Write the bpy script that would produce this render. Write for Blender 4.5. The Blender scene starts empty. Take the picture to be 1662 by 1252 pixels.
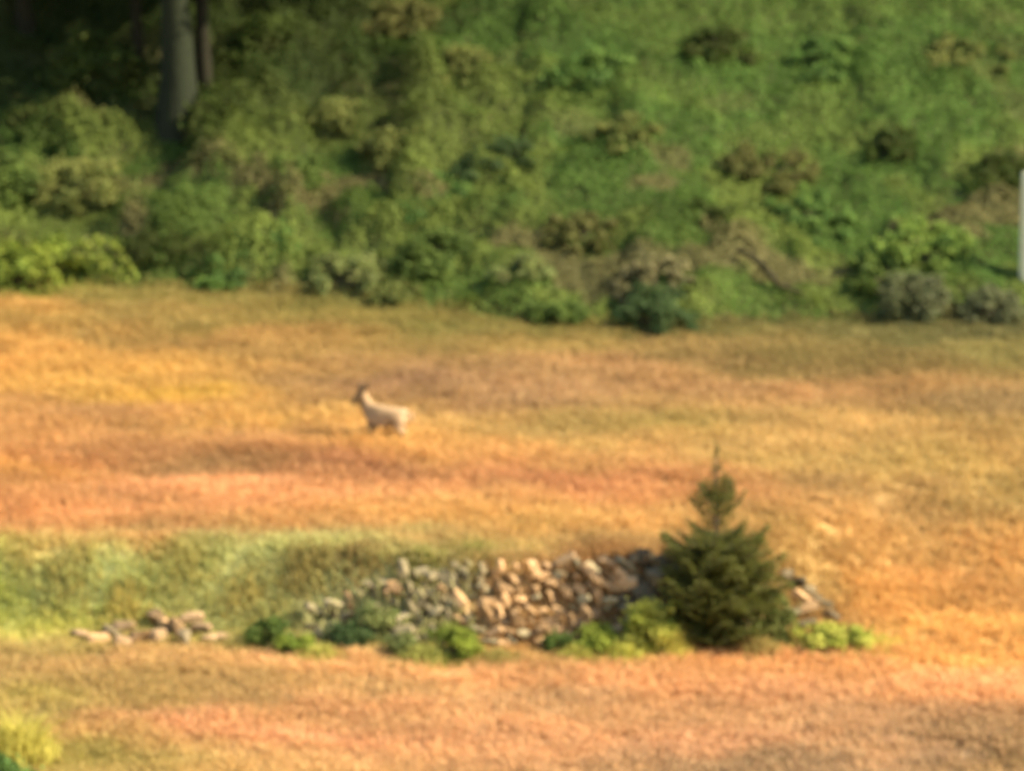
import bpy, bmesh, math, random
import numpy as np
from mathutils import Vector, Matrix, Euler

R = math.radians
random.seed(7)
rng = np.random.default_rng(7)
scene = bpy.context.scene
COL = scene.collection

# ------------------------------------------------------------------ camera
CAM = (0.0, -120.0, 15.0)
PITCH = 6.58
cd = bpy.data.cameras.new('camera')
cam = bpy.data.objects.new('camera', cd); COL.objects.link(cam)
cam.location = CAM
cam.rotation_euler = (R(90 - PITCH), 0, 0)
cd.sensor_width = 36; cd.lens = 180; cd.sensor_fit = 'HORIZONTAL'
cd.clip_start = 0.5; cd.clip_end = 1500
cd.dof.use_dof = True                    # a hand-held tele shot focused short of the field
cd.dof.focus_distance = 62.0
cd.dof.aperture_fstop = 0.92
scene.camera = cam

# ------------------------------------------------------------------ light
SUN = Vector((0.77, -0.20, 0.60)).normalized()        # towards the sun
w = bpy.data.worlds.new('World'); scene.world = w; w.use_nodes = True
nt = w.node_tree
sky = nt.nodes.new('ShaderNodeTexSky'); sky.sky_type = 'NISHITA'; sky.sun_disc = False
sky.sun_elevation = math.asin(SUN.z)
sky.sun_rotation = math.atan2(SUN.x, SUN.y)
bg = nt.nodes['Background']; bg.inputs['Strength'].default_value = 0.125
nt.links.new(sky.outputs[0], bg.inputs[0])
sl = bpy.data.lights.new('sun', 'SUN'); sl.energy = 4.9; sl.angle = R(0.6); sl.color = (1.0, 0.87, 0.70)
so = bpy.data.objects.new('sun', sl); COL.objects.link(so)
so.rotation_euler = SUN.to_track_quat('Z', 'Y').to_euler()
so.location = (60, -30, 60)

vs = scene.view_settings
vs.view_transform = 'Standard'; vs.look = 'None'; vs.gamma = 1.0; vs.use_curve_mapping = False
vs.exposure = 1.78
scene.render.engine = 'CYCLES'
scene.cycles.use_denoising = True
scene.cycles.max_bounces = 6; scene.cycles.diffuse_bounces = 3; scene.cycles.transmission_bounces = 3

# ------------------------------------------------------------------ helpers
def lin(c):
    c = np.asarray(c, float) / 255.0
    return np.where(c <= 0.04045, c / 12.92, ((c + 0.055) / 1.055) ** 2.4)

_perm = np.random.default_rng(3).random((256, 256))
def vnoise(x, y):
    x = np.asarray(x, float); y = np.asarray(y, float)
    xi = np.floor(x).astype(int); yi = np.floor(y).astype(int)
    fx = x - xi; fy = y - yi
    fx = fx * fx * (3 - 2 * fx); fy = fy * fy * (3 - 2 * fy)
    g = lambda a, b: _perm[a & 255, b & 255]
    return (g(xi, yi) * (1 - fx) + g(xi + 1, yi) * fx) * (1 - fy) + (g(xi, yi + 1) * (1 - fx) + g(xi + 1, yi + 1) * fx) * fy
def fbm(x, y, o=3):
    s = 0; a = 0.5; t = 0
    for k in range(o):
        s = s + a * vnoise(x * 2 ** k + 17 * k, y * 2 ** k + 31 * k); t += a; a *= 0.5
    return s / t                                       # 0..1
def sstep(a, b, x):
    t = np.clip((np.asarray(x, float) - a) / (b - a), 0, 1); return t * t * (3 - 2 * t)

# the wood's edge: y of the foot of the hillside along x
def edge(x):
    return np.interp(x, [-150, -30, -13, -8, -4, 0.5, 3.5, 7, 12.5, 30, 150],
                     [16, 14, 12.6, 12.0, 11.2, 9.0, 8.4, 9.2, 8.9, 10, 12]) + 0.5 * (fbm(np.asarray(x) * 0.5, 3.3) - 0.5)
def wall_y(x):                                          # foot of the terrace step
    return np.interp(x, [-150, -14, -9, -4, 0, 3.4, 6.7, 9, 150],
                     [-9.0, -9.4, -10.0, -10.2, -10.5, -10.2, -9.6, -8.8, -8])
def step_run(x):
    return np.interp(x, [-150, -6, -3.2, -2, 4.2, 5.0, 6.2, 9.5, 150], [2.0, 2.0, 1.3, 0.9, 0.9, 1.6, 3.2, 8.0, 10.0])
def height(x, y):
    x = np.asarray(x, float); y = np.asarray(y, float)
    f = 0.176 * y - 1.45 * (1 - sstep(0, 1, (y - wall_y(x)) / step_run(x)))
    f = f + 0.22 * (fbm(x * 0.16 + 5, y * 0.2, 2) - 0.5) + 0.10 * (fbm(x * 0.7, y * 0.7 + 9, 2) - 0.5)
    v = y - edge(x)
    up = np.maximum(v, 0)
    hill = 0.40 * up - 0.0 + 0.30 * (fbm(x * 0.25 + 40, y * 0.25, 2) - 0.5) * sstep(0, 4, up)
    hill = np.where(up > 40, hill - 0.22 * (up - 40), hill)
    f = f + hill
    n = -26 - y                                         # towards the viewer: a dip, then the viewer's own slope
    dip = sstep(0, 34, n); f = f * (1 - dip) + dip * (-9.0)
    f = f + sstep(35, 94, n) * 22.3
    f = f + sstep(96, 140, n) * 4
    return f
def H(x, y): return float(height(x, y))

FPX = 1662 * 180 / 36.0
cp, sp = math.cos(R(PITCH)), math.sin(R(PITCH))
def at(px, py):
    """ground point seen in that direction"""
    u = (px - 831) / FPX; v = (626 - py) / FPX
    d = np.array([u, cp + v * sp, -sp + v * cp])
    t = np.linspace(85, 200, 2300)
    P = np.array(CAM)[None] + d[None] * t[:, None]
    g = height(P[:, 0], P[:, 1]) - P[:, 2]
    i = int(np.argmax(g >= 0)) if (g >= 0).any() else len(t) - 1
    return Vector((float(P[i, 0]), float(P[i, 1]), float(height(P[i, 0], P[i, 1]))))

def tag(o, label=None, cat=None, group=None, kind=None):
    if label: o['label'] = label
    if cat: o['category'] = cat
    if group: o['group'] = group
    if kind: o['kind'] = kind
    return o
def empty(name, loc, rz=0):
    o = bpy.data.objects.new(name, None); COL.objects.link(o)
    o.location = loc; o.rotation_euler = (0, 0, rz); o.empty_display_size = 0.2
    return o
def link(name, me, parent=None):
    o = bpy.data.objects.new(name, me); COL.objects.link(o)
    if parent: o.parent = parent
    return o

def np_mesh(name, verts, faces, cols=None, mat=None, smooth=False):
    """faces: (n,k) int array, or a list of such arrays"""
    if not isinstance(faces, list): faces = [faces]
    faces = [f for f in faces if len(f)]
    me = bpy.data.meshes.new(name)
    verts = np.asarray(verts, np.float32)
    me.vertices.add(len(verts)); me.vertices.foreach_set('co', verts.ravel())
    loops = np.concatenate([f.ravel() for f in faces]).astype(np.int32)
    tot = np.concatenate([np.full(len(f), f.shape[1]) for f in faces]).astype(np.int32)
    st = np.concatenate([[0], np.cumsum(tot)[:-1]]).astype(np.int32)
    me.loops.add(len(loops)); me.loops.foreach_set('vertex_index', loops)
    me.polygons.add(len(tot)); me.polygons.foreach_set('loop_start', st); me.polygons.foreach_set('loop_total', tot)
    me.polygons.foreach_set('use_smooth', np.full(len(tot), smooth))
    me.update(calc_edges=True)
    if cols is not None:
        c = np.ones((len(verts), 4), np.float32); c[:, :3] = cols
        a = me.color_attributes.new('tint', 'FLOAT_COLOR', 'POINT'); a.data.foreach_set('color', c.ravel())
    if mat: me.materials.append(mat)
    return me

def norm(v): return v / np.maximum(np.linalg.norm(v, axis=-1, keepdims=True), 1e-9)

# ------------------------------------------------------------------ materials
def mat_tint(name, rough=0.75, trans=0.0, noise=0.0, nscale=6.0, spec=0.2, bump=0.0):
    """base colour from the mesh's own tint attribute, broken up by a fine noise"""
    m = bpy.data.materials.new(name); m.use_nodes = True
    n = m.node_tree; b = n.nodes['Principled BSDF']; L = n.links
    b.inputs['Roughness'].default_value = rough
    b.inputs['Specular IOR Level'].default_value = spec
    a = n.nodes.new('ShaderNodeAttribute'); a.attribute_name = 'tint'
    col = a.outputs['Color']
    if noise or bump:
        tc = n.nodes.new('ShaderNodeTexCoord')
        nz = n.nodes.new('ShaderNodeTexNoise'); nz.inputs['Scale'].default_value = nscale; nz.inputs['Detail'].default_value = 4
        L.new(tc.outputs['Object'], nz.inputs['Vector'])
    if noise:
        mr = n.nodes.new('ShaderNodeMapRange'); mr.inputs['To Min'].default_value = 1 - noise; mr.inputs['To Max'].default_value = 1 + noise
        mr.inputs['From Min'].default_value = 0.25; mr.inputs['From Max'].default_value = 0.75
        L.new(nz.outputs['Fac'], mr.inputs['Value'])
        hs = n.nodes.new('ShaderNodeHueSaturation'); L.new(col, hs.inputs['Color']); L.new(mr.outputs[0], hs.inputs['Value'])
        col = hs.outputs['Color']
    L.new(col, b.inputs['Base Color'])
    if bump:
        bp = n.nodes.new('ShaderNodeBump'); bp.inputs['Strength'].default_value = bump; bp.inputs['Distance'].default_value = 0.03
        L.new(nz.outputs['Fac'], bp.inputs['Height']); L.new(bp.outputs[0], b.inputs['Normal'])
    if trans:
        t = n.nodes.new('ShaderNodeBsdfTranslucent'); L.new(col, t.inputs['Color'])
        mx = n.nodes.new('ShaderNodeMixShader'); mx.inputs[0].default_value = trans
        L.new(b.outputs[0], mx.inputs[1]); L.new(t.outputs[0], mx.inputs[2])
        L.new(mx.outputs[0], n.nodes['Material Output'].inputs['Surface'])
    return m
M_GROUND = mat_tint('dry turf', 0.95, noise=0.25, nscale=3.0, spec=0.05, bump=0.4)
M_SOIL = mat_tint('leaf litter', 0.95, noise=0.3, nscale=2.5, spec=0.05, bump=0.5)
M_GRASS = mat_tint('grass blades', 0.8, trans=0.5, spec=0.05)
M_LEAF = mat_tint('leaves', 0.7, trans=0.42, spec=0.1)
M_NEEDLE = mat_tint('spruce needles', 0.6, trans=0.4, spec=0.25)
M_BARK = mat_tint('bark', 0.9, noise=0.35, nscale=9.0, spec=0.1, bump=0.7)
M_WOOD = mat_tint('weathered wood', 0.8, noise=0.18, nscale=12.0, spec=0.15, bump=0.3)
M_COAT = mat_tint('deer coat', 0.75, noise=0.12, nscale=18.0, spec=0.12, bump=0.25)
M_DARK = mat_tint('dark horn', 0.35, spec=0.4)

def stone_mat(name, c):
    m = bpy.data.materials.new(name); m.use_nodes = True
    n = m.node_tree; b = n.nodes['Principled BSDF']; L = n.links
    b.inputs['Roughness'].default_value = 0.9; b.inputs['Specular IOR Level'].default_value = 0.15
    tc = n.nodes.new('ShaderNodeTexCoord'); oi = n.nodes.new('ShaderNodeObjectInfo')
    nz = n.nodes.new('ShaderNodeTexNoise'); nz.noise_dimensions = '4D'
    nz.inputs['Scale'].default_value = 2.2; nz.inputs['Detail'].default_value = 6
    mul = n.nodes.new('ShaderNodeMath'); mul.operation = 'MULTIPLY'; mul.inputs[1].default_value = 40
    L.new(oi.outputs['Random'], mul.inputs[0]); L.new(mul.outputs[0], nz.inputs['W']); L.new(tc.outputs['Object'], nz.inputs['Vector'])
    r = n.nodes.new('ShaderNodeValToRGB'); e = r.color_ramp.elements
    c = np.array(c)
    e[0].position = 0.3; e[0].color = (*(c * np.array([0.55, 0.55, 0.5])), 1)
    e[1].position = 0.68; e[1].color = (*np.minimum(c * 1.18, 0.7), 1)
    k = r.color_ramp.elements.new(0.47); k.color = (*c, 1)
    L.new(nz.outputs['Fac'], r.inputs[0])
    mr = n.nodes.new('ShaderNodeMapRange'); mr.inputs['To Min'].default_value = 0.45; mr.inputs['To Max'].default_value = 1.25
    L.new(oi.outputs['Random'], mr.inputs['Value'])
    hs = n.nodes.new('ShaderNodeHueSaturation'); L.new(r.outputs[0], hs.inputs['Color']); L.new(mr.outputs[0], hs.inputs['Value'])
    L.new(hs.outputs[0], b.inputs['Base Color'])
    bp = n.nodes.new('ShaderNodeBump'); bp.inputs['Strength'].default_value = 0.7; bp.inputs['Distance'].default_value = 0.06
    L.new(nz.outputs['Fac'], bp.inputs['Height']); L.new(bp.outputs[0], b.inputs['Normal'])
    return m
M_STONE = {'tan': stone_mat('tan field stone', (0.36, 0.225, 0.10)), 'grey': stone_mat('grey field stone', (0.215, 0.175, 0.09)),
           'brown': stone_mat('brown field stone', (0.22, 0.145, 0.07)),
           'dark': stone_mat('dark grey field stone', (0.115, 0.088, 0.045))}

# ------------------------------------------------------------------ colour of the meadow
# what grows where: (direction in the photo, its colour there); turned into places on the ground
KG = np.array([1.27, 1.57, 2.02])                        # grass colour against picture colour
PATCH = [
 (1300,1252,178,132,92),(1500,1238,168,122,86),(1620,1225,172,126,84),
 (800,1030,188,130,72),(860,1010,190,130,70),(920,990,190,130,70),(980,990,185,128,68),(850,960,195,135,72),(700,1020,190,165,95),(620,1000,195,172,100),
 (60,484,165,140,65),(200,488,160,136,64),(330,494,150,132,62),(560,507,140,124,56),(700,535,142,126,58),(860,550,150,128,60),(1000,553,152,127,60),(1180,545,140,122,60),(1300,535,122,114,56),(1450,545,122,112,58),(1640,545,116,108,58),
 (0,500,200,145,70),(300,500,187,145,75),(560,525,168,138,65),(860,565,185,145,75),(1100,565,180,140,75),(1300,590,148,121,62),
 (1450,600,150,120,62),(1640,580,148,128,65),(0,600,235,166,80),(130,600,225,165,80),(200,625,226,168,80),(310,650,228,172,70),(430,560,190,140,72),(480,640,192,142,80),
 (630,630,183,133,85),(720,650,180,132,80),(900,640,195,145,90),(1000,600,200,145,85),(1150,640,190,138,82),(1300,650,202,146,85),(1450,640,185,135,75),(1600,660,176,136,80),(60,690,212,148,80),(180,680,205,145,82),
 (450,690,225,168,85),(600,710,232,172,90),(760,690,212,160,85),(900,700,200,158,85),(1050,700,195,155,78),(1330,700,218,167,92),(1500,720,205,155,82),(1620,700,192,148,80),
 (20,760,226,156,76),(150,750,222,148,82),(230,740,198,138,80),(300,755,180,130,75),(450,745,198,134,76),(560,765,200,132,80),(640,730,235,172,90),(800,750,222,160,86),(1000,780,222,148,86),
 (900,790,222,146,86),(1080,800,222,150,85),(1250,760,205,160,85),(1400,800,198,150,85),(1500,770,210,165,88),(1640,790,205,160,85),(20,830,228,152,85),
 (150,840,225,152,88),(330,790,246,170,104),(410,840,222,150,88),(500,810,238,163,96),(640,840,222,160,86),(700,850,225,166,86),(900,850,226,168,86),
 (1010,860,228,165,88),(1300,890,185,138,70),(1260,870,200,150,78),(1330,930,190,140,75),(1290,960,180,135,70),(1420,880,215,158,85),(1600,900,226,162,85),(90,862,220,150,84),(200,868,218,152,86),(300,915,192,176,100),(100,940,190,178,104),(460,898,184,164,90),(450,862,222,158,86),(560,866,222,160,88),(60,866,218,152,84),(260,870,220,155,88),
 (560,900,190,164,88),(650,900,205,172,95),(740,890,190,155,80),(200,965,192,180,102),(330,965,198,178,104),(450,945,200,178,106),(560,950,180,164,98),(30,965,185,170,70),(50,1010,205,182,90),(130,1015,205,175,75),
 (330,1040,190,160,80),(20,1080,190,145,85),(200,1080,200,145,88),(500,1090,222,156,100),(800,1105,232,162,104),(1200,1085,222,150,92),(1450,1000,235,165,82),(1560,960,228,160,84),
 (1620,1060,236,162,86),(1600,1120,228,155,98),(400,1120,192,142,85),(250,1125,185,140,80),(600,1130,195,142,88),(900,1145,200,144,95),(1050,1120,225,155,100),(1250,1130,205,140,92),(1350,1165,195,138,92),(1500,1160,200,142,95),
 (1150,1215,218,152,104),(850,1200,220,152,100),(500,1200,222,150,100),(330,1180,222,150,98),(200,1210,198,144,85),(60,1150,185,150,78),(100,1230,175,145,72),(1640,1245,175,128,80),(1400,1240,205,148,100)]
_pp = np.array([tuple(at(a, b))[:2] for a, b, *_ in PATCH]); _pc = lin([p[2:] for p in PATCH]); _pc = 0.86 * _pc + 0.14 * _pc.mean(0)
def meadow_col(x, y):
    x = np.asarray(x, float).ravel(); y = np.asarray(y, float).ravel()
    wx = x + 1.2 * (fbm(x * 0.6, y * 0.9, 2) - 0.5); wy = y + 2.2 * (fbm(x * 0.5 + 20, y * 0.7, 2) - 0.5)
    out = np.empty((len(x), 3))
    for i in range(0, len(x), 20000):
        s = slice(i, i + 20000)
        d2 = (wx[s, None] - _pp[None, :, 0]) ** 2 + ((wy[s, None] - _pp[None, :, 1]) * 2.3) ** 2
        wgt = 1.0 / (d2 + 0.7) ** 1.8
        out[s] = (wgt @ _pc) / wgt.sum(1, keepdims=True)
    v = fbm(x * 0.45 + y * 0.25, y * 1.0, 4)
    out *= (0.76 + 0.48 * v)[:, None]
    # the foot of the field is made paler; the bank slightly paler and greener
    ww = wall_y(x)
    out *= 1 + sstep(0.3, -0.6, y - ww)[:, None] * np.array([0.0, 0.05, -0.06])
    out *= 1 + (sstep(-0.2, 0.2, y - ww) * sstep(2.4, 1.6, y - ww) * sstep(-1.5, -3.5, x))[:, None] * np.array([-0.03, 0.06, 0.0])
    out *= (1 + 0.13 * sstep(0.3, -0.6, y - ww) + 0.12 * sstep(-0.2, 0.2, y - ww) * sstep(2.4, 1.6, y - ww) * sstep(-1.5, -3.5, x))[:, None]
    return np.clip(out * KG * 0.62, 0.004, 0.8)

# ------------------------------------------------------------------ ground: the meadow and the hillside
def axis(a, b, lo, hi, fine, coarse):
    c = [a]
    while c[-1] < b: c.append(c[-1] + (fine if lo <= c[-1] < hi else coarse))
    c[-1] = b
    return np.array(c)
gx = axis(-160, 160, -24, 24, 0.24, 4.0)
def sheet(name, vv, colf, mat):
    X, V = np.meshgrid(gx, vv); Y = V + edge(X)
    Z = height(X, Y)
    n, m = X.shape
    idx = np.arange(n * m).reshape(n, m)
    q = np.stack([idx[:-1, :-1], idx[:-1, 1:], idx[1:, 1:], idx[1:, :-1]], -1).reshape(-1, 4)
    me = np_mesh(name, np.stack([X, Y, Z], -1).reshape(-1, 3), q, colf(X.ravel(), Y.ravel()), mat, True)
    return tag(link(name, me), kind='structure')
sheet('field', np.append(axis(-165, -0.05, -38, 0, 0.24, 3.0), 0.0), lambda x, y: meadow_col(x, y) * 0.6, M_GROUND)
def soil(x, y):
    a = fbm(x * 0.5, y * 0.5, 3)[:, None]
    return (1 - a) * np.array([0.05, 0.04, 0.018]) + a * np.array([0.05, 0.062, 0.02])
sheet('hillside', np.append(axis(0, 22, -1, 22, 0.3, 1.0), axis(25, 150, 0, 0, 1, 5.0)), soil, M_SOIL)

# ------------------------------------------------------------------ meadow grass (uncountable)
def blades(P, hgt, wid, lean, cols, tipcols, yaw=None, droop=0.25):
    """one bent, tapering blade per row: quad + tip triangle"""
    n = len(P)
    a = rng.random(n) * 2 * math.pi if yaw is None else yaw
    side = np.stack([np.cos(a), np.sin(a), np.zeros(n)], -1)
    la = rng.random(n) * 2 * math.pi
    ld = np.stack([np.cos(la), np.sin(la), np.zeros(n)], -1) * lean[:, None]
    up = np.array([0, 0, 1.0])
    mid = P + (up * 0.6 + ld * 0.35) * hgt[:, None]
    tip = P + (up * (1.0 - droop * lean[:, None]) + ld * 1.0) * hgt[:, None]
    w0 = side * wid[:, None] * 0.5
    V = np.stack([P - w0, P + w0, mid + w0 * 1.1, mid - w0 * 1.1, tip], 1)
    C = np.stack([cols * 0.9, cols * 0.9, cols, cols, tipcols], 1)
    b = np.arange(n)[:, None] * 5
    return V.reshape(-1, 3), b + np.array([[0, 1, 2, 3]]), b + np.array([[3, 2, 4]]), C.reshape(-1, 3)

def grass_field():
    n = 62000
    x = rng.uniform(-19, 19, n); y = rng.uniform(-24, 14, n)
    keep = (y < edge(x) + 0.4) & (np.abs(x) < 0.112 * (y + 120) + 3.2)
    x = x[keep]; y = y[keep]
    c0 = meadow_col(x, y)
    # tufts of several blades; the tufts come in clumps of their own height
    k = 11
    hN = fbm(x * 0.9 + 3, y * 0.9, 2)
    hh = 0.18 + 0.20 * hN + 0.26 * np.exp(-((x + 2.9) ** 2 / 2.5 + (y + 0.6) ** 2 / 3.0))
    ww = wall_y(x)
    bank = (y > ww - 0.3) & (y < ww + 2.2) & (x < 6.5)
    hh = np.where(bank, 0.22 + 0.22 * hN, hh)
    hh = np.where((np.abs(y - ww) < 0.8) & (x > -4) & (x < 6.6), 0.16, hh)
    px = np.repeat(x, k) + rng.normal(0, 0.10, len(x) * k); py = np.repeat(y, k) + rng.normal(0, 0.10, len(x) * k)
    pz = height(px, py) - 0.02
    hgt = np.repeat(hh, k) * rng.uniform(0.6, 1.25, len(px))
    wid = rng.uniform(0.014, 0.034, len(px))
    lean = rng.uniform(0.5, 1.5, len(px))
    cc = np.repeat(c0, k, 0) * rng.uniform(0.88, 1.12, (len(px), 1)) * rng.uniform(0.96, 1.04, (len(px), 3))
    tip = cc * np.array([1.12, 1.04, 1.0])
    V, q, t, C = blades(np.stack([px, py, pz], -1), hgt, wid, lean, np.clip(cc, 0, .8), np.clip(tip, 0, .8))
    me = np_mesh('meadow_grass', V, [q, t], C, M_GRASS)
    tag(link('meadow_grass', me), 'tall seeding meadow grass in orange, gold and olive drifts', 'grass', kind='stuff')
grass_field()

# ------------------------------------------------------------------ leaves and stems
def leaf_mesh_data(P, N, size, cols, long=1.5):
    """a pointed, slightly folded leaf (4 verts, 2 tris) per row"""
    n = len(P)
    t = norm(np.cross(N, rng.normal(size=(n, 3))))
    s = norm(np.cross(N, t))
    L = size[:, None] * long * 0.5; Wd = size[:, None] * 0.5
    fold = N * size[:, None] * 0.12
    V = np.stack([P - t * L, P + s * Wd + fold, P + t * L - fold * 0.5, P - s * Wd + fold], 1)
    b = np.arange(n)[:, None] * 4
    F = np.concatenate([b + np.array([[0, 1, 2]]), b + np.array([[0, 2, 3]])])
    return V.reshape(-1, 3), F, np.repeat(cols, 4, 0)

def tube(bm_list, pts, radii, sides=6):
    """append a tapered tube to [verts, quads]"""
    V, Q = bm_list
    pts = np.asarray(pts, float); base = len(V)
    for i, p in enumerate(pts):
        d = pts[min(i + 1, len(pts) - 1)] - pts[max(i - 1, 0)]
        d = d / (np.linalg.norm(d) + 1e-9)
        a = np.cross(d, [0.31, 0.9, 0.2]); a /= np.linalg.norm(a); b = np.cross(d, a)
        for k in range(sides):
            th = 2 * math.pi * k / sides
            V.append(p + radii[i] * (math.cos(th) * a + math.sin(th) * b))
    for i in range(len(pts) - 1):
        for k in range(sides):
            k2 = (k + 1) % sides
            Q.append((base + i * sides + k, base + i * sides + k2, base + (i + 1) * sides + k2, base + (i + 1) * sides + k))
def tubes_mesh(name, VQ, col, mat):
    V = np.array(VQ[0]); Q = np.array(VQ[1])
    c = np.tile(np.array(col), (len(V), 1)) * rng.uniform(0.85, 1.15, (len(V), 1))
    return np_mesh(name, V, Q, c, mat, True)

PAL = {   # leaf colours (reflectance)
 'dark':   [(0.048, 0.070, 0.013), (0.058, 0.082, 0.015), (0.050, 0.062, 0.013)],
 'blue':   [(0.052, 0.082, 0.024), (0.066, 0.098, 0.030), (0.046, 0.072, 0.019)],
 'mid':    [(0.085, 0.122, 0.024), (0.100, 0.140, 0.026), (0.072, 0.108, 0.022)],
 'green':  [(0.092, 0.158, 0.032), (0.110, 0.176, 0.034), (0.078, 0.136, 0.030)],
 'fresh':  [(0.150, 0.215, 0.036), (0.170, 0.235, 0.042), (0.130, 0.190, 0.034)],
 'olive':  [(0.135, 0.150, 0.036), (0.158, 0.168, 0.042), (0.112, 0.128, 0.030)],
 'pale':   [(0.165, 0.188, 0.052), (0.148, 0.174, 0.050), (0.175, 0.184, 0.058)],
 'bright': [(0.190, 0.230, 0.030), (0.220, 0.255, 0.036), (0.155, 0.200, 0.028)],
 'lime':   [(0.330, 0.330, 0.050), (0.370, 0.365, 0.066), (0.260, 0.285, 0.042)],
 'brown':  [(0.100, 0.100, 0.026), (0.116, 0.112, 0.032), (0.084, 0.088, 0.022)],
 'dry':    [(0.175, 0.158, 0.066), (0.195, 0.172, 0.074), (0.150, 0.138, 0.054)],
 'grey':   [(0.112, 0.122, 0.048), (0.124, 0.130, 0.056), (0.094, 0.106, 0.040)],
}
def shrub(px, py, wdt, hgt, pal, label, cat='shrub', name='shrub', leaf=0.11, dens=1.0, lean=(0, 0), group=None, depth=None):
    b = at(px, py)
    root = tag(empty(name, b), label, cat, group)
    rx = wdt / 2; ry = (depth or wdt * 0.8) / 2
    nc = max(7, int(9 + wdt * 6))
    th = rng.uniform(0, 2 * math.pi, nc); rr = np.sqrt(rng.uniform(0, 1, nc)) * 0.8
    ctr = np.stack([rx * rr * np.cos(th) , ry * rr * np.sin(th), np.zeros(nc)], -1)
    top = hgt * np.sqrt(np.maximum(1 - rr ** 2, 0.15)) * rng.uniform(0.62, 1.05, nc)
    ctr[:, 2] = top - 0.16 * hgt
    ctr[:, 0] += lean[0] * top; ctr[:, 1] += lean[1] * top
    gz = height(ctr[:, 0] + b.x, ctr[:, 1] + b.y) - b.z
    ctr[:, 2] += gz
    rad = rng.uniform(0.15, 0.36, nc) * min(wdt, hgt * 1.4) * 0.9
    per = int(dens * 1050 * wdt * max(hgt, 0.6) / nc * (0.11 / leaf) ** 1.6)
    per = max(20, min(per, 420))
    P = []; N = []; C = []
    pc = np.array(PAL[pal])
    for i in range(nc):
        d = norm(rng.normal(size=(per, 3))); d[:, 2] = np.where(d[:, 2] < -0.35, -d[:, 2], d[:, 2])
        r = rad[i] * (rng.uniform(0.3, 1.0, per) + rng.exponential(0.16, per))[:, None]
        p = ctr[i] + d * r * np.array([1, 1, 0.85])
        P.append(p); N.append(norm(d * 0.6 + np.array([0, 0, 0.5]) + 0.5 * rng.normal(size=(per, 3))))
        c = pc[rng.integers(0, len(pc))] * rng.uniform(0.8, 1.2)
        C.append(np.tile(c, (per, 1)) * rng.uniform(0.75, 1.3, (per, 1)))
    # ragged shoots beyond the clumps
    for k in range(int(5 + 6 * wdt)):
        i = rng.integers(0, nc); m = 14; t = np.linspace(0.3, 1, m)[:, None]
        d = norm(np.array([rng.normal() * .7, rng.normal() * .7, rng.uniform(.3, 1.0)])) * rng.uniform(.18, .42) * max(hgt, .5)
        P.append(ctr[i] + d * t * 1.5 + rng.normal(0, .025, (m, 3))); N.append(norm(rng.normal(size=(m, 3)) + [0, 0, .7]))
        C.append(pc[rng.integers(0, len(pc), m)] * rng.uniform(.8, 1.3, (m, 1)))
    # a skirt of leaves down to the ground
    ns = int(per * nc * 0.35)
    th = rng.uniform(0, 2 * math.pi, ns); q = rng.uniform(0.45, 1.0, ns)
    sx = rx * q * np.cos(th); sy = ry * q * np.sin(th)
    sz = height(sx + b.x, sy + b.y) - b.z + rng.uniform(0.02, 0.6, ns) * hgt * (1.1 - q)
    P.append(np.stack([sx, sy, sz + 0.03], -1)); N.append(norm(rng.normal(size=(ns, 3)) + [0, 0, 0.6]))
    C.append(pc[rng.integers(0, len(pc), ns)] * rng.uniform(0.7, 1.15, (ns, 1)))
    P = np.concatenate(P); N = np.concatenate(N); C = np.concatenate(C)
    size = leaf * rng.uniform(0.6, 1.35, len(P))
    V, F, CC = leaf_mesh_data(P, N, size, C)
    link('foliage', np_mesh('foliage', V, F, CC, M_LEAF), root)
    VQ = [[], []]
    for i in range(nc):
        m = ctr[i] * np.array([0.35, 0.35, 0.45]) + rng.normal(0, 0.03, 3)
        tube(VQ, [np.array([0, 0, -0.05]) + rng.normal(0, 0.04, 3) * [1, 1, 0], m, ctr[i]], [0.02, 0.014, 0.006], 4)
    link('stem', tubes_mesh('stem', VQ, (0.07, 0.055, 0.035), M_BARK), root)
    return root

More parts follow.
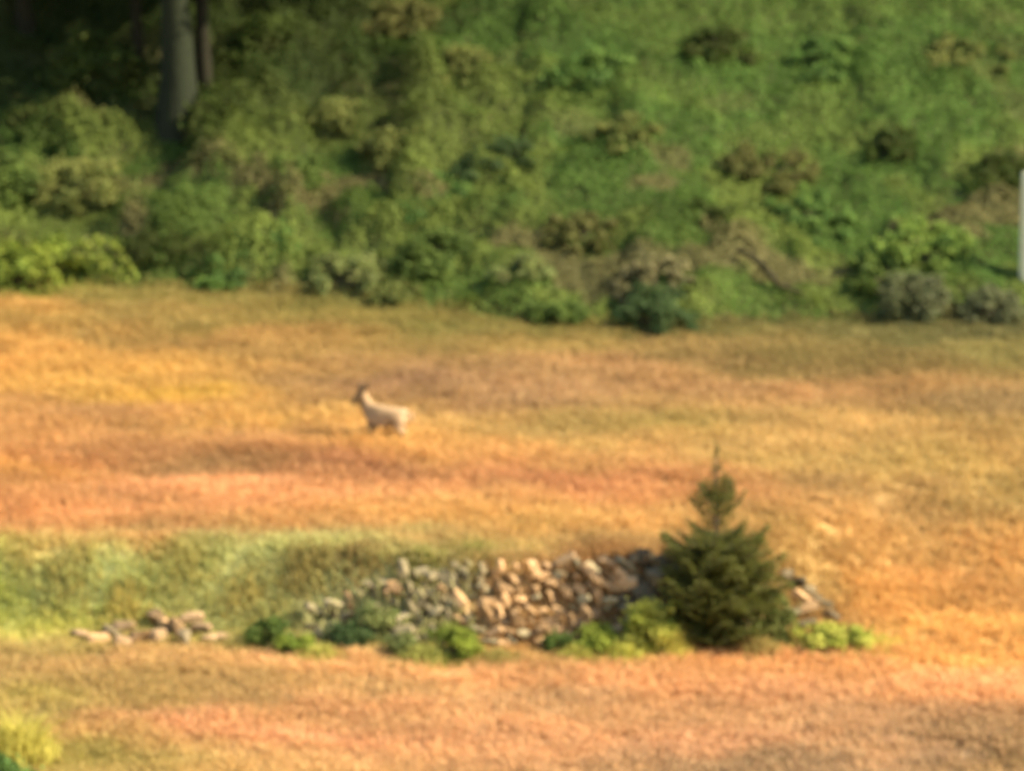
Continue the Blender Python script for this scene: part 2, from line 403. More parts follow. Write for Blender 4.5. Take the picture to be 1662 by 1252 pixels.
# ------------------------------------------------------------------ undergrowth mass on the hillside
def undergrowth():
    n = 430000
    x = rng.uniform(-21, 21, n); v = rng.uniform(0.0, 19, n); y = v + edge(x)
    keep = np.abs(x) < 0.112 * (y + 120) + 3.5
    x = x[keep]; y = y[keep]; v = v[keep]; n = len(x)
    left = sstep(3, -6, x)
    def cover(X, Y):                                    # heaped mounds, higher and lumpier to the left
        l = sstep(3, -6, X)
        m = fbm(X * (0.42 + 0.0 * l), Y * 0.55, 2); k = fbm(X * 1.2 + 8, Y * 1.1, 3)
        return (0.55 + 0.85 * l) * np.clip(1.7 * (m - 0.34) + 1.3 * (k - 0.42), 0.05, 2)
    top = cover(x, y) * sstep(-0.3, 1.4, v) + 0.06
    z = height(x, y) + top * rng.uniform(0.2, 1.0, n) ** 0.5
    e = 0.12
    N = np.stack([-(cover(x + e, y) - cover(x - e, y)) / (2 * e), -(cover(x, y + e) - cover(x, y - e)) / (2 * e) - 0.4, np.ones(n)], -1)
    N = norm(norm(N) + 0.38 * rng.normal(size=(n, 3)))
    a = fbm(x * 0.45 + 60, y * 0.55, 3); b2 = fbm(x * 0.5 + 90, y * 0.9 + 4, 3); c2 = fbm(x * 1.1 + 30, y * 0.9 + 70, 2)
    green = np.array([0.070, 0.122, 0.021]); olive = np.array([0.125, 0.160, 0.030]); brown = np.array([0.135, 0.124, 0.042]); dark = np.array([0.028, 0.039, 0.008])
    wo = np.clip(sstep(0.42, 0.60, a) * (1 - 0.65 * sstep(5, 9, v) * sstep(-1, 3, x)) + 0.35 * sstep(7, 2, v) * (1 - sstep(6, 10, x)), 0, 1)[:, None]
    wb = (sstep(0.58, 0.70, b2) * (1 - 0.7 * sstep(5, 9, v)))[:, None]
    C = green * (1 - wo) + olive * wo
    C = C * (1 - wb) + brown * wb
    shade_mix = (0.86 * sstep(0.5, -5, x) * sstep(4, 8.5, v))[:, None]  # tree shade painted into the leaf colour at the upper left
    C = C * (1 - shade_mix) + dark * shade_mix
    C = C * (0.72 + 0.56 * c2)[:, None] * (1 + 0.12 * sstep(0, 6, x))[:, None] * rng.uniform(0.75, 1.25, (n, 1))
    size = rng.uniform(0.04, 0.09, n)
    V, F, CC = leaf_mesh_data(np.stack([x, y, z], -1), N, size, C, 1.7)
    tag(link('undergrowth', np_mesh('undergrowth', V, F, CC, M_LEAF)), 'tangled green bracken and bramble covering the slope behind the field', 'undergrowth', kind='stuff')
undergrowth()

# ------------------------------------------------------------------ trees at the top of the slope
def tree(px, py, trunk_r, h, crown_lo, crown_r, label, pal='dark', lean=0.0, nleaf=7000, bark=(0.012, 0.011, 0.005)):
    b = at(px, py)
    root = tag(empty('tree', b), label, 'tree', 'trees at the top left of the slope')
    VQ = [[], []]
    ts = np.linspace(0, 1, 9)
    pts = np.stack([lean * ts * h + 0.12 * np.sin(ts * 5 + px), 0.1 * np.cos(ts * 4 + px) - 0.1, ts * h * 0.9 - 0.2], -1)
    rad = trunk_r * (1 - 0.8 * ts); rad[0] *= 1.5; rad[1] *= 1.08
    tube(VQ, pts, rad, 10)
    link('trunk', tubes_mesh('trunk', VQ, bark, M_BARK), root)
    ctr = []
    for i in range(16):
        VQ = [[], []]
        t = rng.uniform(crown_lo / h, 0.95); p0 = np.array([np.interp(t, ts, pts[:, k]) for k in range(3)])
        th = i * 2.4 + rng.uniform(-.4, .4); L = crown_r * math.sqrt(max(0.1, 1 - (abs(t - 0.55) * 1.5) ** 2)) * rng.uniform(0.6, 1.0)
        p1 = p0 + np.array([math.cos(th) * L * 0.55, math.sin(th) * L * 0.55, L * 0.22]); p2 = p0 + np.array([math.cos(th) * L, math.sin(th) * L, L * 0.30 + rng.uniform(-.4, .3)])
        r0 = trunk_r * 0.35 * (1.1 - t)
        tube(VQ, [p0, p1, p2], [r0 + 0.02, r0 * 0.6 + 0.01, 0.012], 5)
        ctr += [p1, p2, (p1 + p2) / 2 + rng.normal(0, 0.5, 3)]
        link('limb', tubes_mesh('limb', VQ, (0.045, 0.038, 0.024), M_BARK), root)
    ctr = np.array(ctr); pick = rng.integers(0, len(ctr), nleaf)
    d = norm(rng.normal(size=(nleaf, 3)))
    P = ctr[pick] + d * (rng.uniform(0.2, 1.0, nleaf)[:, None] * np.array([1.05, 1.05, 0.6]))
    P[:, 2] = np.maximum(P[:, 2], crown_lo * 0.75 + rng.uniform(0, .5, nleaf))
    pc = np.array(PAL[pal]); C = pc[pick % len(pc)] * rng.uniform(0.75, 1.3, (nleaf, 1))
    V, F, CC = leaf_mesh_data(P, norm(d + rng.normal(size=(nleaf, 3)) + [0, 0, .6]), rng.uniform(0.14, 0.30, nleaf), C)
    link('crown', np_mesh('crown', V, F, CC, M_LEAF), root)
    return root
tree(336, 190, 0.24, 11.5, 4.8, 3.6, 'dark straight tree trunk rising out of the frame at top left')
tree(284, 215, 0.52, 13.5, 5.5, 4.5, 'broad grey green mossy trunk between the two dark trunks at top left', nleaf=6000, bark=(0.013, 0.016, 0.007))
tree(222, 130, 0.17, 10.0, 3.6, 3.2, 'thinner dark trunk left of the straight dark tree trunk', lean=0.01)
tree(40, 60, 0.2, 10.5, 2.2, 3.4, 'dark leaning trunk among bushes near the top left corner', lean=-0.04)
tree(560, -10, 0.2, 10.5, 2.2, 4.2, 'unseen tree added for shade, just above the top edge right of the straight dark trunk', lean=0.02)  # out of view, added so its crown darkens the upper left

tree(700, -60, 0.2, 10.5, 1.6, 4.4, 'unseen leafy tree added for shade, above the top picture edge left of centre', nleaf=9000)  # this and the next two are unseen, added to shade the slope
tree(860, -70, 0.2, 10.0, 1.6, 4.2, 'unseen leafy tree added for shade above the top picture edge over the upright fresh green bush', nleaf=9000)
tree(430, -70, 0.2, 11.0, 1.6, 4.4, 'unseen leafy tree added for shade above the top picture edge behind the straight dark trunk', nleaf=9000)
# ------------------------------------------------------------------ shrubs on the hillside
HILL = [
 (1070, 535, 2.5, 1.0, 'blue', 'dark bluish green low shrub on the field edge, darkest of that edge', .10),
 (905, 528, 1.5, 0.7, 'mid', 'squat mid green bush on the field edge just left of the dark bluish shrub', .09),
 (1060, 470, 2.3, 0.8, 'dry', 'pale brown dry bracken mound right above the dark bluish edge shrub', .10),
 (1250, 292, 2.5, 0.8, 'brown', 'wide reddish brown dead bush in the middle of the green slope', .10),
 (1490, 505, 1.9, 1.1, 'grey', 'grey green bush on the field edge left of the pale post', .10),
 (1610, 520, 1.7, 0.9, 'grey', 'grey brown bush on the field edge at the foot of the pale post', .10),
 (1430, 462, 1.9, 0.7, 'mid', 'dark green bush directly above the grey green field edge bush', .11),
 (805, 288, 2.1, 0.9, 'blue', 'dark bluish bush halfway up the slope above the deer', .11),
 (640, 262, 1.7, 0.9, 'olive', 'light olive bush left of the dark bluish mid slope bush', .12),
 (545, 215, 1.4, 0.9, 'olive', 'small olive bush with pointed top right of the dark trunk foot', .11),
 (125, 330, 2.4, 1.0, 'olive', 'light olive bush sloping down to the right near left edge', .12),
 (50, 468, 2.8, 0.95, 'bright', 'bright yellow green bush on the field edge at the far left', .13),
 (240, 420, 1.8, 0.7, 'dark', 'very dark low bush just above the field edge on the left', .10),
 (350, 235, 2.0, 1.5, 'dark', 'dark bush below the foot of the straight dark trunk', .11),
 (95, 235, 2.2, 1.2, 'dark', 'deep shaded bush near the left edge above the sloping olive bush', .11),  # dark leaf palette stands in for the tree shade here
 (150, 145, 2.4, 1.4, 'dark', 'tall dark bush in the shade left of the thinner trunk', .13),  # tree shade put into the leaf colour by the dark palette
 (430, 425, 1.9, 0.8, 'green', 'fresh green bush right of the very dark low bush', .11),
 (560, 470, 2.0, 0.7, 'pale', 'pale olive bush above the field edge, straight above the deer', .11),
 (960, 140, 2.0, 1.1, 'green', 'upright fresh green bush high on the slope, top centre', .12),
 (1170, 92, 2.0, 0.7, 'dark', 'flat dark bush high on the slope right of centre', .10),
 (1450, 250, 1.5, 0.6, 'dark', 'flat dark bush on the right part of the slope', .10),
 (1490, 425, 2.8, 0.9, 'fresh', 'bright green low bush near the pale post', .11),
 (1310, 370, 2.6, 0.6, 'green', 'low spreading green bush under the reddish brown dead bush', .11),
 (1010, 238, 1.9, 0.8, 'olive', 'olive bush between the dark bluish and reddish brown bushes', .11),
 (700, 440, 2.0, 0.8, 'mid', 'mid green bush between the two pale olive bushes', .11),
 (1150, 372, 1.6, 0.8, 'dark', 'small dark bush below and left of the reddish brown dead bush', .10),
 (940, 395, 2.0, 0.7, 'brown', 'brown bracken patch in the lower middle of the slope', .10),
 (730, 130, 2.2, 0.9, 'olive', 'broad olive bush near the top, left of the upright green bush', .12),
 (1570, 110, 2.4, 0.7, 'olive', 'olive bush near the top right corner', .12),
 (1340, 110, 2.2, 0.7, 'green', 'rounded green bush near the top, right of the flat dark bush', .11),
 (290, 365, 1.6, 0.9, 'mid', 'mid green bush between the dark trunk bush and field edge', .11),
 (480, 320, 2.0, 0.9, 'mid', 'mid green bush right of the dark bush under the trunk', .12),
 (690, 345, 2.2, 0.7, 'green', 'low green bush right under the light olive bush', .11),
 (845, 465, 1.5, 0.8, 'pale', 'pale olive bush above the squat edge bush', .10),
 (20, 330, 1.8, 1.2, 'mid', 'mid green bush cut by the left edge of the picture', .12),
 (360, 460, 1.6, 0.6, 'green', 'small green bush sitting on the left field edge', .10),
 (1630, 300, 1.7, 0.9, 'dark', 'dark bush by the right picture edge above the post', .10),
 (640, 495, 1.4, 0.5, 'olive', 'low olive tussock on the field edge above the deer', .09),
 (440, 120, 2.6, 1.6, 'dark', 'shaded bush just right of the straight dark trunk', .12),
 (650, 60, 2.0, 0.9, 'brown', 'brownish bush at the top edge left of centre', .11),
]
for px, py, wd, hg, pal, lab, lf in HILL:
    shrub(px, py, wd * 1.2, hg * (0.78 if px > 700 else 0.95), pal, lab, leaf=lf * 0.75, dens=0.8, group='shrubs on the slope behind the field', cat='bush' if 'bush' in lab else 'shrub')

# arching pale stems at the left field edge
def arching_bramble(px, py, label):
    b = at(px, py); root = tag(empty('bramble', b), label, 'bramble')
    VQ = [[], []]; P = []; N = []; C = []
    for i in range(7):
        x1 = rng.uniform(1.0, 2.0); oy = rng.uniform(-.4, .3); s = np.linspace(0, 1, 8)
        pts = np.stack([-1.2 + 0.1 * i + s * x1, oy + 0.15 * np.sin(3 * s), (0.75 + 0.06 * i) * (1 - s ** 1.6) + 0.25 * np.sin(s * math.pi)], -1)
        pts[:, 2] += height(pts[:, 0] + b.x, pts[:, 1] + b.y) - b.z
        tube(VQ, pts, np.linspace(0.014, 0.006, 8), 4)
        for j in range(46):
            t = rng.random(); p = np.array([np.interp(t, s, pts[:, k]) for k in range(3)]) + rng.normal(0, 0.05, 3)
            P.append(p); N.append(norm(rng.normal(size=3) + [0.2, -0.3, 0.8])); C.append(np.array(PAL['bright'][j % 3]) * rng.uniform(0.75, 1.1))
    link('cane', tubes_mesh('cane', VQ, (0.16, 0.15, 0.05), M_BARK), root)
    V, F, CC = leaf_mesh_data(np.array(P), np.array(N), rng.uniform(0.07, 0.14, len(P)), np.array(C))
    link('foliage', np_mesh('foliage', V, F, CC, M_LEAF), root)
arching_bramble(165, 470, 'pale yellow green bramble arching down over the left field edge')

def branch(px, py, pts, r, col, label, name='fallen_branch'):
    b = at(px, py); VQ = [[], []]
    P = np.array([[p[0], p[1], p[2] + H(b.x + p[0], b.y + p[1]) - b.z] for p in pts])
    s = np.linspace(0, 1, len(P)); S = np.linspace(0, 1, 14)
    Q = np.stack([np.interp(S, s, P[:, k]) for k in range(3)], -1) + rng.normal(0, 0.02, (14, 3))
    root = tag(empty(name, b), label, 'branch')
    tube(VQ, Q, np.interp(S, [0, .5, 1], [r * 0.6, r, r * 0.4]), 7)
    link('limb', tubes_mesh('limb', VQ, col, M_BARK), root)
    for i in (3, 6, 9, 11):
        VQ = [[], []]
        d = np.array([rng.uniform(-.3, .3), rng.uniform(-.2, .2), rng.uniform(.2, .4)])
        tube(VQ, [Q[i], Q[i] + d * 0.6, Q[i] + d * 1.1 + rng.normal(0, .05, 3)], [r * 0.35, r * 0.25, r * 0.1], 5)
        link('twig', tubes_mesh('twig', VQ, col, M_BARK), root)
branch(1245, 470, [(-0.75, 0.5, 0.62), (-0.35, 0.3, 0.62), (0.0, 0, 0.45), (0.25, -.2, 0.28), (0.9, -.4, 0.22)], 0.10, (0.035, 0.030, 0.012),
       'dark crooked fallen branch lying in the brush above the right field edge')

# pale post at the right edge
def post():
    b = at(1666, 455); root = tag(empty('wooden_post', b), 'pale cream post standing at the right picture edge above the field', 'post')
    VQ = [[], []]
    tube(VQ, [(0, 0, -0.3), (0, 0, 0.6), (0.01, 0, 1.6), (0.02, 0, 2.70), (0.02, 0, 2.76)], [0.20, 0.195, 0.185, 0.18, 0.15], 14)
    VQ2 = [VQ[0][-14:], [tuple(range(0, 14))]]
    me = np_mesh('shaft', np.array(VQ[0]), [np.array(VQ[1]), np.array([list(range(len(VQ[0]) - 14, len(VQ[0])))])],
                 np.tile([0.50, 0.46, 0.26], (len(VQ[0]), 1)), M_WOOD, True)
    link('shaft', me, root)
post()

# ------------------------------------------------------------------ the dry-stone wall
def stone_mesh(k):
    r = np.random.default_rng(100 + k); bm = bmesh.new()
    for i in range(16):
        d = r.normal(size=3); d /= np.linalg.norm(d)
        d = np.sign(d) * np.abs(d) ** 0.62
        bm.verts.new(Vector(d * r.uniform(0.75, 1.0) * np.array([0.56, 0.36, 0.29])))
    bmesh.ops.convex_hull(bm, input=bm.verts)
    loose = [v for v in bm.verts if not v.link_faces]
    bmesh.ops.delete(bm, geom=loose, context='VERTS')
    bmesh.ops.recalc_face_normals(bm, faces=bm.faces)
    me = bpy.data.meshes.new('stone'); bm.to_mesh(me); bm.free()
    return me
STONES = {}
for kind in M_STONE:
    for k in range(9):
        me = stone_mesh(k); me.materials.append(M_STONE[kind]); STONES[kind, k] = me
def put_stone(root, p, size, kind, tilt=None):
    o = link('stone', STONES[kind, random.randrange(9)], root)
    o.location = Vector(p) - root.location
    t = tilt if tilt is not None else random.uniform(-0.5, 0.9)
    o.rotation_euler = (random.uniform(-.35, .35), t, random.uniform(-.6, .6))
    o.scale = Vector((size * random.uniform(.85, 1.25), size * random.uniform(.8, 1.1), size * random.uniform(.8, 1.2)))
    return o
def kind_at(x):
    if x < -0.6: return 'grey' if random.random() < 0.8 else 'tan'
    if x < 2.5: return 'tan' if random.random() < 0.82 else 'grey'
    return 'dark' if random.random() < 0.75 else 'grey'  # beside the spruce: its shadow is put into the stone colour
wall = tag(empty('stone_wall', at(850, 1066)), 'ruined dry stone wall of tan and grey stones left of the young spruce', 'wall')
def wall_top(x):    # heap of courses: height of the stones over the foot
    return np.interp(x, [-4.2, -3.0, -1.8, -0.5, 1.0, 2.3, 3.3, 4.2], [0.6, 1.25, 1.52, 1.75, 1.78, 1.72, 1.85, 1.55])
x = -4.1
rows = 8
for row in range(rows):
    x = -4.5 + random.uniform(0, .3)
    while x < 4.3:
        top = float(wall_top(x)); zrel = 0.08 + row * 0.225
        if zrel < top + 0.05 and not (x < -2.6 and random.random() < 0.15):
            big = 1.35 if x > 2.5 else 1.0
            s = random.choice((0.24, 0.3, 0.36, 0.42, 0.5, 0.6)) * random.uniform(.9, 1.1) * big
            fy = float(wall_y(x)) - 0.10 + zrel * 0.42 * float(step_run(x)) / 0.9 + random.uniform(-0.20, 0.16)
            z0 = H(x, float(wall_y(x)) - 0.3)
            put_stone(wall, (x, fy, z0 + zrel + random.uniform(-.06, .06)), s, kind_at(x), random.uniform(0.45, 1.3) if random.random() < .78 else random.uniform(-.6, .4))
        x += random.uniform(0.25, 0.40)
# stones lying along the foot of the grassy bank on the left
rub = tag(empty('stone_wall', at(250, 1048)), 'low sunken stretch of stone wall in the grass at far left', 'wall')
for (px, py, s, k) in [(158,1040,.45,'tan'),(182,1032,.40,'dark'),(205,1022,.42,'brown'),(228,1038,.55,'tan'),(258,1012,.5,'brown'),(262,1036,.45,'brown'),(290,1030,.5,'tan'),(312,1008,.40,'brown'),
                       (302,1040,.42,'dark'),(328,1025,.45,'brown'),(345,1040,.35,'brown'),(200,1046,.35,'brown'),(275,1024,.4,'tan'),(130,1034,.35,'brown'),(370,1040,.4,'brown')]:
    p = at(px, py + 10); put_stone(rub, (p.x, p.y - 0.05, p.z + 0.20), s * 1.25, k)
endw = tag(empty('stone_wall', at(1330, 1010)), 'last few wall stones sticking out right of the young spruce', 'wall')
for (px, py, s, k) in [(1300,968,.5,'tan'),(1312,986,.55,'tan'),(1276,934,.42,'dark'),(1294,944,.42,'dark'),(1312,956,.45,'dark'),(1328,970,.45,'dark'),(1340,984,.45,'dark'),(1352,1000,.42,'dark'),(1288,992,.42,'grey'),(1308,1012,.42,'dark')]:
    p = at(px, py + 14); put_stone(endw, (p.x, p.y - 0.05, p.z + 0.16), s * 1.0, k)

# ------------------------------------------------------------------ the young spruce
def bough_mesh(k):
    r = np.random.default_rng(50 + k); V = []; Q = []; T = []; C = []
    Vb = [[], []]
    s = np.linspace(0, 1, 7)
    stem = np.stack([s, 0.03 * np.sin(4 * s + k), -0.10 * np.sin(s * math.pi) + 0.14 * s ** 2], -1)
    tube(Vb, stem, np.linspace(0.020, 0.004, 7), 4)
    P = []; D = []; Ln = []
    def needles(a, b, n, ln):
        for _ in range(n):
            t = r.random(); p = a + (b - a) * t
            d = (b - a) / (np.linalg.norm(b - a) + 1e-9) * 0.7 + r.normal(size=3) * np.array([.7, .7, .45])
            P.append(p); D.append(d / np.linalg.norm(d)); Ln.append(ln * r.uniform(.6, 1.2))
    for i in range(6): needles(stem[i], stem[i + 1], 14, 0.075)
    for j in range(17):
        t = 0.14 + 0.84 * j / 16; p = np.array([np.interp(t, s, stem[:, q]) for q in range(3)])
        for sd in (-1, 1):
            L = (0.40 * (1 - t) + 0.10) * r.uniform(.7, 1.15)
            d = np.array([0.72, sd * 0.72, r.uniform(-.28, .10)]); e = p + d * L
            tube(Vb, [p, e], [0.006, 0.002], 3)
            needles(p, e, int(8 + 30 * L), 0.07)
    P = np.array(P); D = np.array(D); Ln = np.array(Ln); n = len(P)
    sd = norm(np.cross(D, r.normal(size=(n, 3)))) * 0.011
    Vn = np.stack([P - sd, P + sd, P + D * Ln[:, None]], 1).reshape(-1, 3)
    cn = np.repeat(np.array([0.108, 0.114, 0.018]) * r.uniform(.55, 1.5, (n, 1)), 3, 0)
    nb = len(Vb[0]); b = np.arange(n)[:, None] * 3 + nb
    cb = np.tile([0.06, 0.045, 0.025], (nb, 1))
    return np_mesh('bough', np.concatenate([np.array(Vb[0]), Vn]), [np.array([q for q in Vb[1]]), b + np.array([[0, 1, 2]])], np.concatenate([cb, cn]), M_NEEDLE)
def spruce():
    b = at(1162, 1046); Ht = 4.35
    root = tag(empty('spruce_tree', b), 'young dark green spruce standing at the right end of the stone wall', 'tree')
    VQ = [[], []]; s = np.linspace(0, 1, 9)
    tube(VQ, np.stack([0.02 * np.sin(6 * s), 0 * s, -0.1 + s * (Ht + 0.1)], -1), 0.085 * (1 - s) ** 0.9 + 0.008, 8)
    link('trunk', tubes_mesh('trunk', VQ, (0.075, 0.055, 0.035), M_BARK), root)
    bms = [bough_mesh(k) for k in range(5)]
    rad = lambda z: np.interp(z, [0.15, 0.5, 1.1, 1.7, 2.1, 2.35, 2.68, 2.95, 3.3, 3.8, 4.35], [0.68, 1.0, 1.21, 1.22, 1.03, 0.68, 0.48, 0.80, 0.34, 0.24, 0.10])
    z = 0.22; i = 0
    while z < Ht - 0.08:
        low = z < 2.3
        n = 12 if low else (8 if z < 3.2 else 4)
        a0 = random.uniform(0, 6.28)
        for k in range(n):
            zz = z + random.uniform(-.11, .11)
            a = a0 + k * 2 * math.pi / n + random.uniform(-.25, .25)
            L = float(rad(zz)) * random.choice((0.6, 0.75, 0.9, 0.95, 1.0, 1.22))
            if random.random() < (0.05 if z < 3.25 else 0.2): continue
            if math.cos(a) > 0.3 and 0.6 < zz < 1.9: L *= 1.08
            o = link('bough', bms[i % 5], root); i += 1
            o.location = (0, 0, zz)
            pitch = np.interp(zz, [0.2, 1.2, 2.2, 3.0, 4.3], [0.22, 0.05, -0.25, -0.6, -1.05])
            o.rotation_euler = (random.uniform(-.3, .3), pitch + random.uniform(-.2, .2), a)
            o.scale = (L, L * 1.05, L)
        z += 0.14 if low else 0.26
    o = link('bough', bms[0], root); o.location = (0, 0, Ht - 0.35); o.rotation_euler = (0, -math.pi / 2, 0); o.scale = (0.42, 0.3, 0.3)
random.seed(41); spruce()

# ------------------------------------------------------------------ weeds and bushes round the wall
WEEDS = [
 (1050, 1066, 1.05, 1.15, 'lime', 'upright yellow green weed bush at the wall foot left of the spruce', .06),
 (968, 1064, 0.95, 0.62, 'bright', 'lower yellow green weed beside the upright one at the wall foot', .055),
 (905, 1062, 0.7, 0.40, 'mid', 'small dark green weed at the foot of the tan stones', .05),
 (565, 1054, 1.0, 0.55, 'blue', 'dark bluish green bush at the left end of the grey stones', .055),
 (435, 1050, 1.0, 0.60, 'mid', 'dark green bush in the grass left of the stones', .055),
 (480, 1064, 1.0, 0.36, 'bright', 'bright green low weed under the dark bushes left of the wall', .05),
 (735, 1072, 1.35, 0.62, 'bright', 'light green weed mound in front of the grey stones', .055),
 (612, 1040, 1.1, 0.75, 'pale', 'grey green bush rising behind the dark bluish bush at the left of the grey stones', .05),
 (655, 1066, 0.9, 0.48, 'pale', 'grey green weed between the bluish bush and the light green mound', .05),
 (1350, 1054, 2.2, 0.5, 'lime', 'spreading yellow green weed right of the spruce', .055),
 (1255, 1048, 0.85, 1.25, 'olive', 'olive bush leaning on the right side of the spruce', .055),
 (0, 1300, 1.5, 1.0, 'green', 'bright green bush cut by the bottom left picture corner', .065),
]
def tussock(px, py, wdt, hgt, col, label, n=420):
    b = at(px, py); root = tag(empty('grass_tussock', b), label, 'grass tussock', 'grass tussocks on the bank and wall')
    P = rng.normal(0, 1, (n, 2)) * np.array([wdt * 0.27, wdt * 0.2])
    z = height(P[:, 0] + b.x, P[:, 1] + b.y) - b.z - 0.02
    r = np.hypot(P[:, 0], P[:, 1]) / wdt
    c = np.array(col) * rng.uniform(0.75, 1.25, (n, 1))
    V, q, t, C = blades(np.column_stack([P, z]), hgt * rng.uniform(0.6, 1.15, n) * (1.1 - r), rng.uniform(.02, .04, n), rng.uniform(.2, .9, n), c, c * 1.1)
    tag(link('blade_clump', np_mesh('blade_clump', V, [q, t], C, M_GRASS), root), kind='stuff')
for a in [
 (500, 925, 1.5, 0.55, (0.30, 0.24, 0.075), 'olive grass tussock on the bank above the dark bluish bush'),
 (300, 930, 1.7, 0.55, (0.36, 0.31, 0.09), 'broad olive green grass tussock on the bank above the sunken stones'),
 (110, 955, 1.7, 0.5, (0.34, 0.29, 0.085), 'low olive green grass tussock on the bank near the left edge'),
 (205, 990, 1.3, 0.4, (0.46, 0.36, 0.10), 'yellowish grass tussock just above the sunken stones at far left'),
 (400, 985, 1.5, 0.45, (0.42, 0.34, 0.10), 'yellow green grass tussock between the sunken stones and the dark green bush'),
 (770, 905, 1.6, 0.4, (0.26, 0.23, 0.06), 'olive grass tussock hanging over the top of the grey stones'),
 (960, 893, 1.4, 0.32, (0.26, 0.17, 0.06), 'flat tan grass tussock growing over the tan stones'),
 (25, 1240, 1.6, 1.25, (0.46, 0.40, 0.08), 'tall yellow green grass tussock at the bottom left picture corner'),
 (690, 1076, 1.2, 0.5, (0.34, 0.33, 0.08), 'yellow green grass tussock left of the light green weed mound at the wall foot'),
 (812, 1078, 1.0, 0.4, (0.30, 0.25, 0.07), 'olive grass tussock right of the light green weed mound at the wall foot'),
 (940, 1076, 1.0, 0.45, (0.36, 0.33, 0.07), 'yellow green grass tussock between the small dark weed and the lower yellow green weed'),
 (1015, 1074, 0.9, 0.55, (0.44, 0.42, 0.08), 'bright yellow green grass tussock between the two yellow green wall weeds'),
 (1085, 1066, 0.8, 0.75, (0.50, 0.44, 0.09), 'tall yellow grass tussock between the upright weed and the spruce'),
 (1415, 1056, 1.5, 0.4, (0.48, 0.42, 0.08), 'yellow grass tussock at the right end of the spreading weed'),
 (1235, 1064, 0.9, 0.5, (0.34, 0.26, 0.08), 'tan grass tussock in front of the right foot of the spruce'),
 (520, 1072, 1.3, 0.4, (0.40, 0.37, 0.08), 'yellow green grass tussock below the dark bluish bush'),
 (385, 1056, 1.2, 0.4, (0.36, 0.30, 0.09), 'pale olive grass tussock left of the dark green bush'),
 (690, 915, 1.5, 0.4, (0.27, 0.25, 0.065), 'olive green grass tussock along the top of the left half of the wall'),
 (590, 905, 1.6, 0.45, (0.30, 0.22, 0.075), 'olive brown grass tussock at the upper left end of the wall')]:
    tussock(*a)
def wall_grass():
    n = 2600
    x = rng.uniform(-4.6, 4.4, n); u = rng.random(n)
    top = wall_top(x)
    z0 = height(x, wall_y(x) - 0.3)
    keep = rng.random(n) < np.where(x < -0.8, 0.28, 0.18) + 0.35 * (u < 0.3)
    x = x[keep]; u = u[keep]; top = top[keep]; z0 = z0[keep]; n = len(x)
    zr = u * top
    P = np.stack([x, wall_y(x) - 0.26 + zr * 0.42 * step_run(x) / 0.9, z0 + zr], -1)
    g = fbm(x * 1.3, zr * 2, 2)[:, None]
    c = np.where((x < -0.8)[:, None], np.array([0.36, 0.33, 0.13]), np.array([0.34, 0.20, 0.08])) * (0.6 + 0.8 * g) * rng.uniform(.8, 1.2, (n, 1))
    V, q, t, C = blades(P, rng.uniform(.12, .34, n), rng.uniform(.02, .035, n), rng.uniform(.3, 1.1, n), c, c * 1.1, None, 0.5)
    tag(link('wall_grass', np_mesh('wall_grass', V, [q, t], C, M_GRASS)), 'dry grass growing out between the stones of the ruined wall', 'grass', kind='stuff')
wall_grass()
for px, py, wd, hg, pal, lab, lf in WEEDS:
    shrub(px, py, wd, hg, pal, lab, leaf=lf, group='weeds round the stone wall', name='weed_bush', cat='bush')

def sapling(px, py):
    b = at(px, py); root = tag(empty('sapling', b), 'thin bare brown sapling in front of the spruce foot', 'sapling')
    VQ = [[], []]; tube(VQ, [(0, 0, -.1), (0.02, 0, .35), (-.01, 0, .8)], [.03, .02, .006], 6)
    link('stem', tubes_mesh('stem', VQ, (0.10, 0.07, 0.03), M_BARK), root)
    for i in range(9):
        VQ = [[], []]
        z = .15 + .06 * i; a = i * 2.4
        tube(VQ, [(0, 0, z), (.16 * math.cos(a), .16 * math.sin(a), z + .14)], [.008, .003], 4)
        link('twig', tubes_mesh('twig', VQ, (0.12, 0.085, 0.035), M_BARK), root)
sapling(1214, 1066)

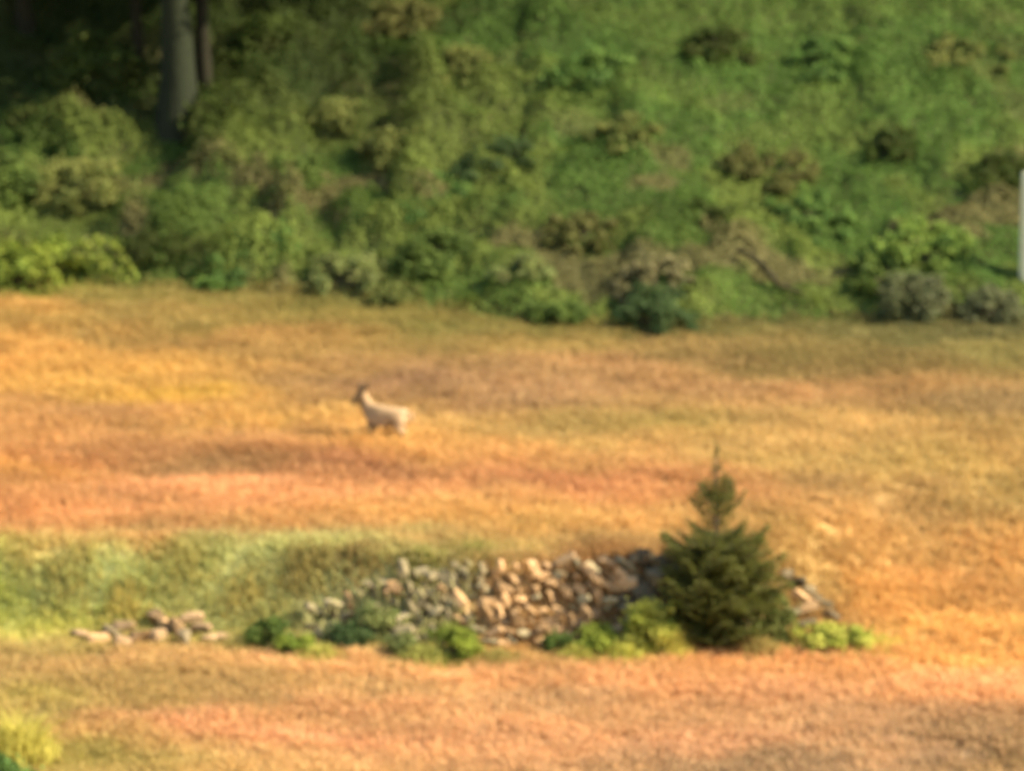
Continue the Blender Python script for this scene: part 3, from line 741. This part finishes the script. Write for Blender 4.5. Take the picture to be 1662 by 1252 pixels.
# ------------------------------------------------------------------ the deer
def deer():
    b = at(623, 727)
    root = tag(empty('deer', b, math.atan2(0.30, -0.95)), 'tan deer standing in the orange meadow looking left', 'deer')
    root.scale = (1.02, .95, .93)
    V = [(-.40, 0, .84), (-.10, 0, .80), (.22, 0, .82), (.38, 0, .99), (.47, 0, 1.17), (.53, .01, 1.33), (.625, .09, 1.24), (.68, .15, 1.09)]
    rd = [(.20, .235), (.225, .275), (.20, .26), (.145, .19), (.115, .15), (.125, .14), (.10, .11), (.055, .06)]
    E = [(i, i + 1) for i in range(7)]
    def chain(start, pts, rs):
        p = start
        for q, r in zip(pts, rs):
            V.append(q); rd.append((r, r)); E.append((p, len(V) - 1)); p = len(V) - 1
    chain(0, [(-.57, 0, .84)], [.17])
    for s in (-1, 1):
        chain(5, [(.515 - s * .055, .0 + s * .045, 1.43), (.49 - s * .095, .0 + s * .08, 1.53), (.48 - s * .12, .0 + s * .10, 1.66)], [.055, .07, .025])
        chain(2, [(.25, s * .12, .62), (.25, s * .125, .40), (.265, s * .125, .10), (.30, s * .125, .02)], [.115, .052, .036, .042])
        chain(0, [(-.40, s * .13, .66), (-.36, s * .135, .52), (-.50, s * .135, .38), (-.46, s * .135, .10), (-.42, s * .135, .02)], [.16, .11, .05, .036, .042])
    me = bpy.data.meshes.new('deer_cage'); me.from_pydata(V, E, []); me.update()
    tmp = bpy.data.objects.new('deer_cage', me); COL.objects.link(tmp)
    tmp.modifiers.new('skin', 'SKIN')
    for i, sv in enumerate(me.skin_vertices[0].data):
        sv.radius = rd[i]; sv.use_root = (i == 0)
    ss = tmp.modifiers.new('sub', 'SUBSURF'); ss.levels = 2; ss.render_levels = 2
    dg = bpy.context.evaluated_depsgraph_get(); dg.update()
    body = bpy.data.meshes.new_from_object(tmp.evaluated_get(dg))
    bpy.data.objects.remove(tmp)
    n = len(body.vertices); co = np.empty(n * 3, np.float32); body.vertices.foreach_get('co', co); co = co.reshape(-1, 3)
    x, y, z = co.T
    coat = np.array([0.265, 0.172, 0.082]); pale = np.array([0.335, 0.225, 0.115]); shaded_face = np.array([0.075, 0.045, 0.018])
    c = np.tile(coat, (n, 1))
    wr = (sstep(-.38, -.52, x) * sstep(.45, .6, z))[:, None]; c = c * (1 - wr) + pale * wr
    wb = sstep(.68, .60, z)[:, None] * sstep(.5, .6, z)[:, None]; c = c * (1 - wb) + pale * 0.9 * wb
    wn = (sstep(.36, .46, x) * sstep(1.32, 1.2, z) * 0.55)[:, None]; c = c * (1 - wn) + pale * wn
    wf = (sstep(.47, .54, x + 0.35 * y) * sstep(1.0, 1.06, z))[:, None]; c = c * (1 - wf) + shaded_face * wf  # darker face, with the shade on it painted into the coat
    we = sstep(1.42, 1.5, z)[:, None]; c = c * (1 - we) + shaded_face * we
    front_shade = (sstep(.39, .47, x - 0.30 * (z - 0.85)) * sstep(.62, .72, z) * 0.8)[:, None]; c = c * (1 - front_shade) + np.array([.11, .068, .026]) * front_shade  # shaded front of neck and chest painted into the coat colour
    wl = sstep(.36, .2, z)[:, None]; c = c * (1 - wl) + coat * .6 * wl
    col = np.ones((n, 4), np.float32); col[:, :3] = c
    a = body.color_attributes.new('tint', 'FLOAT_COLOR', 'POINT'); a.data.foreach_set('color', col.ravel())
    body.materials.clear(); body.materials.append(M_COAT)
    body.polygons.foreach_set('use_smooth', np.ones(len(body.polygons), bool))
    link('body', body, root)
    VQ = [[], []]; tube(VQ, [(-.58, 0, .93), (-.67, 0, .86), (-.70, 0, .74), (-.68, 0, .64)], [.03, .042, .036, .008], 8)
    link('tail', tubes_mesh('tail', VQ, (0.30, 0.19, 0.09), M_COAT), root)
    for s in (-1, 1):
        bm = bmesh.new(); bmesh.ops.create_icosphere(bm, subdivisions=2, radius=.019)
        e = bpy.data.meshes.new('eye'); bm.to_mesh(e); bm.free()
        ca = e.color_attributes.new('tint', 'FLOAT_COLOR', 'POINT'); ca.data.foreach_set('color', np.tile([.01, .008, .006, 1], len(e.vertices)).astype(np.float32))
        e.materials.append(M_DARK); o = link('eye', e, root); o.location = (.62 - s * .075, .075 + s * .055, 1.30)
    bm = bmesh.new(); bmesh.ops.create_icosphere(bm, subdivisions=2, radius=.03)
    e = bpy.data.meshes.new('nose'); bm.to_mesh(e); bm.free()
    ca = e.color_attributes.new('tint', 'FLOAT_COLOR', 'POINT'); ca.data.foreach_set('color', np.tile([.015, .012, .01, 1], len(e.vertices)).astype(np.float32))
    e.materials.append(M_DARK); o = link('nose', e, root); o.location = (.70, .18, 1.06); o.scale = (.8, .9, .8)
deer()
